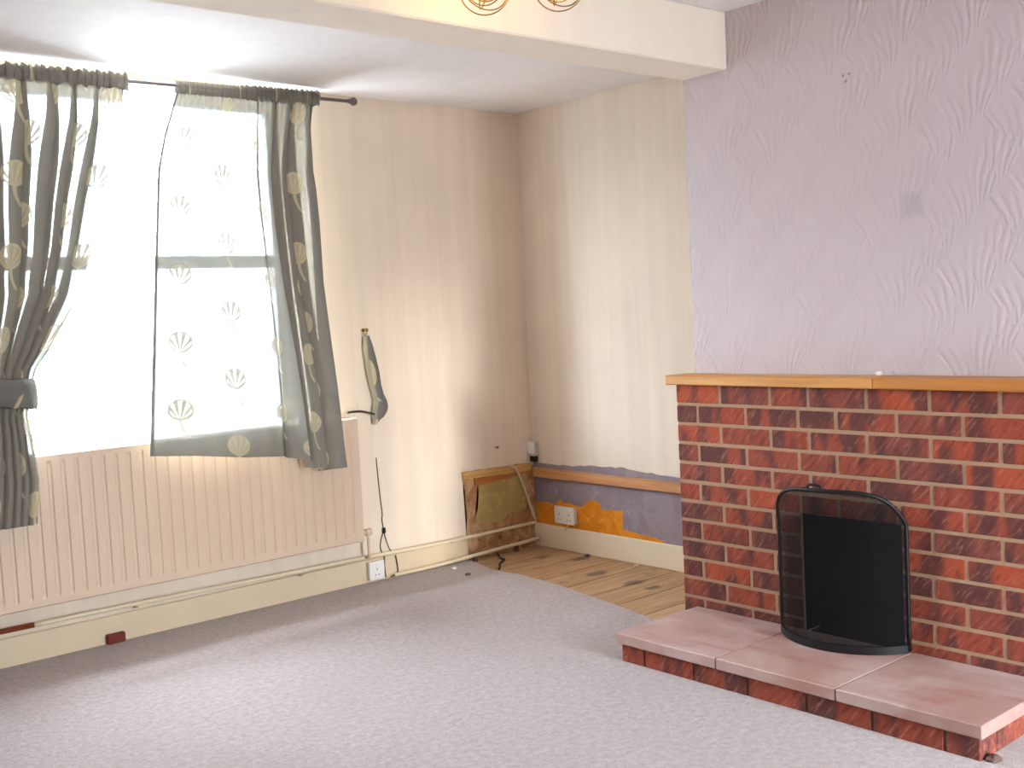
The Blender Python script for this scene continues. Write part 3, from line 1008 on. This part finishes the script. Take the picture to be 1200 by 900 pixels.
# left curtain: bunched, swept to its tieback, flaring below
LR = [(-2.188, 2.287), (-2.237, 2.096), (-2.291, 1.923), (-2.336, 1.786), (-2.383, 1.617), (-2.45, 1.433), (-2.513, 1.335), (-2.587, 1.223), (-2.645, 1.154), (-2.672, 1.09), (-2.688, 1.03), (-2.700, 0.98), (-2.69, 0.902), (-2.678, 0.735), (-2.697, 0.566)]
LL = [(-3.40, 2.29), (-3.32, 1.9), (-3.2, 1.5), (-3.05, 1.2), (-2.99, 1.09), (-3.0, 0.98), (-3.06, 0.8), (-3.1, 0.566)]
def left_curtain(u, v):
    xt = -3.40 + (-2.188 + 3.40) * u
    zt = rz(xt) - 0.018
    z = zt + (0.568 - zt) * v
    xl, xr = interp(LL, z), interp(LR, z)
    w = xr - xl
    env = min(1, u / 0.04) * min(1, (1 - u) / 0.03)
    n = 12.0
    tw = u + 0.010 * math.sin(2 * PI * u * 2.3 + 0.4) + 0.004 * math.sin(23 * u)
    ph = 2 * PI * n * tw + 0.8 * math.sin(2.0 * v + 4 * u)
    pin = math.exp(-((z - 1.075) / 0.10) ** 2)
    A = w / n * (0.38 + 0.28 * sstep(v / 0.22)) * env
    # the leading edge stays fairly flat and sheer
    lead = sstep((u - 0.72) / 0.10) * (1 - sstep((v - 0.40) / 0.25))
    A *= 1 - 0.40 * lead
    B = (0.010 + 0.026 * sstep(v / 0.12)) * (1 - 0.5 * pin) * (0.3 + 0.7 * env) * (1 - 0.4 * lead)
    x = xl + w * u - A * (math.sin(ph) + 0.22 * math.sin(2 * ph + 0.4))
    x = min(x, xr)
    y = ROD_Y - 0.028 * sstep(v / 0.1) + B * math.cos(ph) + 0.004 * (1 - sstep(v / 0.1)) * math.sin(u * 240)
    if z < 1.3:
        y -= 0.055 * sstep((1.3 - z) / 0.3)
    return (x, min(y, -0.045), z)
lc = empty('curtain', (-2.9, ROD_Y, 0.57))
tag(lc, 'left grey leaf-patterned curtain gathered in and held by a dark tieback', 'curtain', 'pair of window curtains')
sheet('drape', left_curtain, 800, 90, M['curtain'], lc, 2.6, 1.72, 'right')
heading(lc, [(0.0, -3.40, 0.010), (1.0, -2.182, 0.010)], 2.6)

# tieback round the left curtain
bm = bmesh.new()
ul = bm.loops.layers.uv.new('UVMap')
NR = 72
cx_, a_, b_ = -2.838, 0.178, 0.078
rings = []
for k in range(NR):
    th = 2 * PI * k / NR
    px, py = cx_ + a_ * math.cos(th), -0.165 + b_ * math.sin(th)
    tilt = -0.02 * math.cos(th)
    hh = 0.052 + 0.006 * math.cos(th)
    ring = []
    for q, (o_, e) in enumerate(((0, 1), (0.006, 0.94), (0.010, 0.5), (0.011, 0), (0.010, -0.5), (0.006, -0.94), (0, -1), (-0.002, 0))):
        ring.append(bm.verts.new((px + o_ * math.cos(th), py + o_ * math.sin(th), 1.078 + tilt + hh * e + 0.002 * math.sin(th * 13))))
    rings.append(ring)
for k in range(NR):
    A, B = rings[k], rings[(k + 1) % NR]
    for q in range(8):
        fc = bm.faces.new([A[q], A[(q + 1) % 8], B[(q + 1) % 8], B[q]])
        for l, (a, b) in zip(fc.loops, ((k, q), (k, q + 1), (k + 1, q + 1), (k + 1, q))):
            l[ul].uv = (a * 0.012 + 0.03, 0.06 + b * 0.02)
tag(obj('curtain_tieback', bm, M['tieback'], smooth=True), 'dark grey tieback wrapped tightly round the left curtain', 'tieback', 'curtain tiebacks')

# loose tieback on its hook by the right curtain
tb = empty('curtain_tieback', (-1.06, -0.01, 1.22))
tag(tb, 'loose grey tieback hanging from a hook on the wall right of the curtains', 'tieback', 'curtain tiebacks')
strip = [(1.200, -1.068, -1.040), (1.16, -1.074, -1.022), (1.09, -1.071, -1.004), (1.02, -1.063, -0.990), (0.96, -1.052, -0.984), (0.91, -1.039, -0.972), (0.875, -1.032, -0.955), (0.845, -1.042, -0.950), (0.822, -1.048, -0.958), (0.798, -1.046, -0.978), (0.765, -1.045, -1.038)]
def strip_mesh(a0, a1, off):
    bm = bmesh.new()
    ul = bm.loops.layers.uv.new('UVMap')
    rows = []
    for i, (z, xl, xr) in enumerate(strip):
        ks = [a0 + (a1 - a0) * j / 6 for j in range(7)]
        fr = [bm.verts.new((xl + (xr - xl) * k, -0.018 - off - 0.022 * math.sin(PI * k), z)) for k in ks]
        bk = [bm.verts.new((xl + (xr - xl) * k, -0.011 - off - 0.016 * math.sin(PI * k), z)) for k in ks[::-1]]
        rows.append(fr + bk)
    for i, (A, B) in enumerate(zip(rows, rows[1:])):
        m = len(A)
        for k in range(m):
            fc = bm.faces.new([A[k], A[(k + 1) % m], B[(k + 1) % m], B[k]])
            for l, (a, b) in zip(fc.loops, ((k, i), (k + 1, i), (k + 1, i + 1), (k, i + 1))):
                l[ul].uv = (0.12 + a * 0.012, 0.55 - b * 0.045)
    bm.faces.new(rows[0])
    bm.faces.new(rows[-1])
    return bm
obj('band', strip_mesh(0.20, 1.0, 0.0), M['tieback'], tb, smooth=True, angle=50)
s = obj('lining', strip_mesh(0.0, 0.24, 0.001), M['tie_pale'], tb, smooth=True, angle=50)
s['label'] = 'paler lining edge of the tieback'
bm = bmesh.new()
tube(bm, smooth_path([(-1.235, -0.10, 0.845), (-1.18, -0.05, 0.842), (-1.12, -0.03, 0.838), (-1.07, -0.025, 0.826), (-1.04, -0.03, 0.816)], 6), 0.0055, 8)
obj('cord', bm, M['cable_dark'], tb, smooth=True)
bm = bmesh.new()
lathe(bm, [(0.009, 0.0), (0.009, -0.004), (0.004, -0.006), (0.004, -0.026), (0.008, -0.030), (0.0095, -0.035), (0.006, -0.040)], 14, 'y', (-1.060, 0, 1.226))
hk = tag(obj('tieback_hook', bm, M['brass'], smooth=True), 'small brass hook on the wall holding the loose tieback', 'hook')
bm = bmesh.new()
tube(bm, [(-1.060 + 0.010 * math.cos(a), -0.020 - 0.002 * math.sin(a * 2), 1.213 + 0.014 * math.sin(a)) for a in [2 * PI * k / 16 for k in range(16)]], 0.002, 8, closed=True)
obj('loop', bm, M['cable_dark'], tb, smooth=True)

# ------------------------------------------------------------------ brick fireplace
fp = empty('fireplace', (KX, (KY + KY2) / 2, 0))
tag(fp, 'red brick fireplace surround with pale mortar joints against the lilac chimney breast', 'fireplace')
ZT = 0.965
bm = bmesh.new()
def cut(lo, hi):
    """brick core minus the fire opening"""
    box(bm, (KX + 0.0022, FO[1], -0.012), (BR, KY - 0.004, ZT - 0.001))
    box(bm, (KX + 0.0022, KY2 + 0.004, -0.012), (BR, FO[0], ZT - 0.001))
    box(bm, (KX + 0.0022, FO[0], FO[3]), (BR, FO[1], ZT - 0.001))
    box(bm, (KX + 0.0022, FO[0], -0.012), (BR, FO[1], FO[2]))
cut(None, None)
obj('mortar', bm, M['mortar'], fp)
bm = bmesh.new()
lay = bm.loops.layers.float_color.new('tint')
row_odd = [KY, -1.920, -2.145, -2.305, -2.530, -2.755, -2.980, KY2]
row_even = [KY, -1.811, -2.036, -2.261, -2.414, -2.639, -2.864, -3.089, KY2]
J = 0.0056
for r in range(13):
    zt = ZT - 0.075 * r - (0.001 if r == 0 else J)
    zb = ZT - 0.075 * (r + 1) + J
    zb = max(zb, -0.012)
    if zt - zb < 0.01:
        continue
    js = row_odd if r % 2 == 0 else row_even
    for a, b in zip(js, js[1:]):
        ya, yb = a - (J if a != KY else 0), b + (J if b != KY2 else 0)
        pieces = [(ya, yb)]
        if zb < FO[3] - 0.004 and zt > FO[2]:
            new = []
            for p0, p1 in pieces:
                if p1 > FO[1] or p0 < FO[0]:
                    new.append((p0, p1))
                else:
                    if p0 > FO[1] + 0.02:
                        new.append((p0, FO[1] + 0.001))
                    if p1 < FO[0] - 0.02:
                        new.append((FO[0] - 0.001, p1))
            pieces = new
        tint = (random.random(), random.random(), random.random(), 1)
        for p0, p1 in pieces:
            dx = random.uniform(-0.001, 0.001)
            box(bm, (KX + dx, p1, zb), (BR - 0.002, p0, zt), 0.003, tint, lay)
obj('bricks', bm, M['brick'], fp)
bm = bmesh.new()
for lo, hi in (((-0.66, FO[1] - 0.004, FO[2]), (-0.30, FO[1] - 0.0005, FO[3])), ((-0.66, FO[0] + 0.0005, FO[2]), (-0.30, FO[0] + 0.004, FO[3])),
               ((-0.304, FO[0], FO[2]), (-0.3005, FO[1], FO[3])), ((-0.66, FO[0], FO[3] - 0.004), (-0.30, FO[1], FO[3] - 0.0005)), ((-0.75, FO[0], FO[2] + 0.0005), (-0.30, FO[1], FO[2] + 0.03)),
               ((KX + 0.012, FO[1] - 0.005, 0.1), (-0.66, FO[1] - 0.001, FO[3])), ((KX + 0.012, FO[0] + 0.001, 0.1), (-0.66, FO[0] + 0.005, FO[3]))):
    box(bm, lo, hi)
s = obj('firebox', bm, M['soot'], wc)
s['label'] = 'soot-black fire opening'

# mantel shelf of two boards
mt = empty('mantel_shelf', (-0.71, -2.45, ZT))
tag(mt, 'long oiled pine mantel shelf on top of the brick fireplace', 'mantel shelf')
for (ya, yb, m) in ((-1.6737, -2.568, 'mantel_a'), (-2.5695, -3.232, 'mantel_b')):
    bm = bmesh.new()
    box(bm, (-0.779, yb, ZT), (BR - 0.0005 if ya > -1.7 else BR - 0.0005, ya, 1.0018), 0.004)
    obj('board', bm, M[m], mt)
# hearth
hx = -1.213
he = empty('hearth', (-0.98, -2.452, 0))
tag(he, 'low hearth of pink stone slabs on a brick base in front of the fireplace', 'hearth')
W = 0.4528
for k in range(3):
    bm = bmesh.new()
    ya = -1.7731 - W * k - (0.0016 if k else 0)
    yb = -1.7731 - W * (k + 1) + (0.0016 if k < 2 else 0)
    box(bm, (hx, yb, 0.066), (KX - 0.0005, ya, 0.105), 0.0035)
    obj('slab', bm, M['slabs'][k], he)
bm = bmesh.new()
box(bm, (hx + 0.022, -3.112, -0.011), (KX - 0.001, -1.788, 0.0655))
for k in (1, 2):
    box(bm, (hx + 0.003, -1.7731 - W * k - 0.0015, 0.0655), (KX - 0.001, -1.7731 - W * k + 0.0015, 0.1025))
obj('joint_mortar', bm, M['mortar_dark'], he)
bm = bmesh.new()
lay = bm.loops.layers.float_color.new('tint')
y = -1.7855
k = 0
first = True
while y > -3.10:
    L = 0.105 if first else 0.215
    first = False
    yb = max(y - L, -3.1165)
    box(bm, (hx + 0.016, yb, -0.011), (hx + 0.11, y, 0.064), 0.003, (random.random(), random.random() * 0.8, 0, 1), lay)
    y = yb - 0.009
for yy in (-1.7855, -3.1165):
    x = hx + 0.117
    while x < KX - 0.03:
        xb = min(x + 0.215, KX - 0.002)
        s_ = 1 if yy > -2 else -1
        box(bm, (x, min(yy, yy - 0.09 * s_), -0.011), (xb, max(yy, yy - 0.09 * s_), 0.064), 0.003, (random.random(), random.random() * 0.8, 0, 1), lay)
        x = xb + 0.009
obj('base_bricks', bm, M['brick'], he)

# ------------------------------------------------------------------ spark guard
SC = (-2.425, -0.772)          # y centre, x of the ends
HALF, BULGE = 0.247, 0.150
def arc(t):
    """t -1..1 along the bow, returns x, y (t=-1 is the window side)"""
    R = (HALF ** 2 + BULGE ** 2) / (2 * BULGE)
    a = math.asin(HALF / R)
    th = a * t
    return SC[1] - (R * math.cos(th) - R * math.cos(a)), SC[0] - R * math.sin(th)
def top_z(t):
    # flat arch with rounded shoulders
    return 0.115 + 0.525 - (0.150 * abs(t) ** 2.6 if t < 0 else 0.112 * t ** 5.0)
sg = empty('fire_screen', (-0.85, SC[0], 0.105))
tag(sg, 'black bowed wire mesh fire screen standing on the hearth', 'fire screen')
bm = bmesh.new()
ul = bm.loops.layers.uv.new('UVMap')
NU, NV = 48, 20
grid = []
for i in range(NU + 1):
    t = -1 + 2 * i / NU
    x, y = arc(t)
    grid.append([(bm.verts.new((x, y, 0.113 + (top_z(t) - 0.113) * j / NV)), i / NU * 0.6, (top_z(t) - 0.113) * j / NV) for j in range(NV + 1)])
for i in range(NU):
    for j in range(NV):
        q = [grid[i][j], grid[i + 1][j], grid[i + 1][j + 1], grid[i][j + 1]]
        fc = bm.faces.new([a[0] for a in q])
        for l, a in zip(fc.loops, q):
            l[ul].uv = (a[1], a[2])
obj('mesh_panel', bm, M['mesh'], sg, smooth=True)
bm = bmesh.new()
NT_ = 60
edge = []
for i in range(NT_ + 1):
    t = -1 + 2 * i / NT_
    x, y = arc(t)
    edge.append((x, y, top_z(t)))
xa, ya = arc(-1)
xb, yb = arc(1)
loop = [(xa, ya, 0.113)] + [(xa, ya, 0.113 + (edge[0][2] - 0.113) * q / 8) for q in range(1, 8)] + edge + [(xb, yb, 0.113 + (edge[-1][2] - 0.113) * q / 8) for q in range(7, 0, -1)] + [(xb, yb, 0.113)]
tube(bm, loop, 0.0068, 10)
fr = obj('frame', bm, M['black'], sg, smooth=True)
bm = bmesh.new()
rows = []
for i in range(NT_ + 1):
    x, y = arc(-1 + 2 * i / NT_)
    rows.append([bm.verts.new((x + o_, y, z)) for o_, z in ((-0.005, 0.1052), (0.005, 0.1052), (0.005, 0.132), (-0.005, 0.132))])
for A, B in zip(rows, rows[1:]):
    for k in range(4):
        bm.faces.new([A[k], A[(k + 1) % 4], B[(k + 1) % 4], B[k]])
bm.faces.new(rows[0])
bm.faces.new(rows[-1])
obj('bottom_rail', bm, M['black'], sg)
bm = bmesh.new()
hxx, hyy = arc(0.03)
ht = top_z(0) + 0.004
tube(bm, smooth_path([(hxx, hyy + 0.028, ht), (hxx - 0.004, hyy + 0.022, ht + 0.012), (hxx - 0.006, hyy, ht + 0.015), (hxx - 0.004, hyy - 0.022, ht + 0.012), (hxx, hyy - 0.028, ht)], 6), 0.005, 8)
obj('handle', bm, M['black'], sg, smooth=True)

# ------------------------------------------------------------------ ceiling light with coiled wire shades
LC = Vector((-1.97, -2.28, H))
cl = empty('ceiling_light', LC)
tag(cl, 'warm lit ceiling light with coiled gilt wire shades in front of the beam', 'ceiling light')
bm = bmesh.new()
lathe(bm, [(0.085, 0.0), (0.085, -0.008), (0.07, -0.022), (0.03, -0.028), (0.014, -0.03), (0.014, -0.055)], 28, 'z', LC)
obj('ceiling_rose', bm, M['light_metal'], cl, smooth=True, angle=40)
vd = Vector((0.6505, 0.7594, 0)).normalized()
side = Vector((0.7594, -0.6505, 0))
for k in range(3):
    if k < 2:
        d = (vd * 0.5 + side * (0.866 if k else -0.866))
    else:
        d = -vd
    c = LC + d * 0.118 + Vector((0, 0, -0.178))
    bm = bmesh.new()
    tube(bm, smooth_path([LC + Vector((0, 0, -0.045)), LC + d * 0.05 + Vector((0, 0, -0.060)), LC + d * 0.105 + Vector((0, 0, -0.075)), LC + d * 0.118 + Vector((0, 0, -0.105))], 6), 0.005, 10)
    lathe(bm, [(0.007, 0.0), (0.014, -0.004), (0.014, -0.035), (0.010, -0.038)], 16, 'z', LC + d * 0.118 + Vector((0, 0, -0.10)))
    arm = obj('arm', bm, M['light_metal'], cl, smooth=True, angle=40)
    bm = bmesh.new()
    lathe(bm, [(0.006, 0.022), (0.010, 0.014), (0.012, 0.0), (0.010, -0.012), (0.005, -0.018)], 14, 'z', c + Vector((0, 0, 0.02)))
    obj('bulb', bm, M['bulb'], arm, smooth=True)
    bm = bmesh.new()
    for q, (R, tilt, spin, dz) in enumerate(((0.070, 0.10, 0.0, 0.0), (0.068, -0.25, 0.45, 0.004), (0.052, 0.2, -0.3, 0.008), (0.048, -0.1, 0.25, 0.012), (0.060, 0.3, 1.5, 0.006), (0.043, 0.0, -0.15, 0.014))):
        rot = Matrix.Rotation(spin, 3, 'Z') @ Matrix.Rotation(tilt, 3, Vector(side))
        pts_ = []
        for s_ in range(36):
            a = 2 * PI * s_ / 36
            p = side * (R * math.cos(a)) + Vector((0, 0, R * math.sin(a) + dz))
            pts_.append(c + rot @ p)
        tube(bm, pts_, 0.0020 if q != 5 else 0.0034, 6, closed=True)
    obj('wire_shade', bm, M['wire'], arm, smooth=True)

# ------------------------------------------------------------------ light
w = bpy.data.worlds.new('overcast_sky')
sc.world = w
w.use_nodes = True
wt = w.node_tree
bg = wt.nodes['Background']
tc = wt.nodes.new('ShaderNodeTexCoord')
sx_ = wt.nodes.new('ShaderNodeSeparateXYZ')
wt.links.new(tc.outputs['Generated'], sx_.inputs[0])
mr = wt.nodes.new('ShaderNodeMapRange')
mr.interpolation_type = 'SMOOTHSTEP'
mr.inputs[1].default_value = -0.10
mr.inputs[2].default_value = 0.22
wt.links.new(sx_.outputs[2], mr.inputs[0])
mxw = wt.nodes.new('ShaderNodeMix')
mxw.data_type = 'RGBA'
wt.links.new(mr.outputs[0], mxw.inputs[0])
mxw.inputs[6].default_value = (11.5, 12.9, 13.8, 1)      # bright street and houses below the horizon
mxw.inputs[7].default_value = (38.0, 43.5, 48.0, 1)   # hazy white sky
wt.links.new(mxw.outputs[2], bg.inputs[0])
bg.inputs[1].default_value = 1.0

def area(name, loc, rot, sx, sy, portal=True, power=0, colr=(1, 1, 1)):
    l = bpy.data.lights.new(name, 'AREA')
    l.shape = 'RECTANGLE'
    l.size, l.size_y = sx, sy
    l.energy = power
    l.color = colr
    l.cycles.is_portal = portal
    o = bpy.data.objects.new(name, l)
    o.location = loc
    o.rotation_euler = rot
    col.objects.link(o)
    return o
area('window_portal', ((x0 + x1) / 2, WALLT + 0.01, (z0 + z1) / 2), (math.radians(-90), 0, 0), x1 - x0, z1 - z0)
area('doorway_portal', ((DX0 + DX1) / 2, ROOM_Y0 - 0.21, (0.06 + DZ) / 2), (math.radians(90), 0, 0), DX1 - DX0, DZ - 0.06)
# hazy low sun through the doorway behind the camera
sun = bpy.data.lights.new('sun', 'SUN')
sun.energy = 0.95
sun.angle = math.radians(6)
sun.color = (1.0, 0.955, 0.89)
so = bpy.data.objects.new('sun', sun)
so.rotation_euler = Vector((0.142, 1.0, -0.076)).to_track_quat('-Z', 'Y').to_euler()
so.location = (-2, -7, 2)
col.objects.link(so)

# ------------------------------------------------------------------ camera
cam = bpy.data.cameras.new('camera')
cam.sensor_width = 36.0
cam.lens = 36.0 * 1296.6 / 1200.0
cam.clip_start = 0.01
co = bpy.data.objects.new('camera', cam)
fw = Vector((0.6492542, 0.75785363, -0.06424064))
rt = Vector((0.7563028, -0.65223941, -0.05089035))
up = Vector((0.08046771, 0.0155446, 0.996636))
m = Matrix((rt, up, -fw)).transposed().to_4x4()
m.translation = Vector((-4.01660437, -4.54213055, 1.27449294))
co.matrix_world = m
col.objects.link(co)
sc.camera = co

sc.cycles.max_bounces = 10
sc.cycles.diffuse_bounces = 5
sc.cycles.transparent_max_bounces = 32
sc.cycles.use_denoising = True
sc.cycles.sample_clamp_indirect = 8.0
sc.view_settings.view_transform = 'Standard'
sc.view_settings.look = 'None'
sc.view_settings.exposure = 0.70
sc.view_settings.gamma = 1.0
sc.view_settings.use_curve_mapping = False
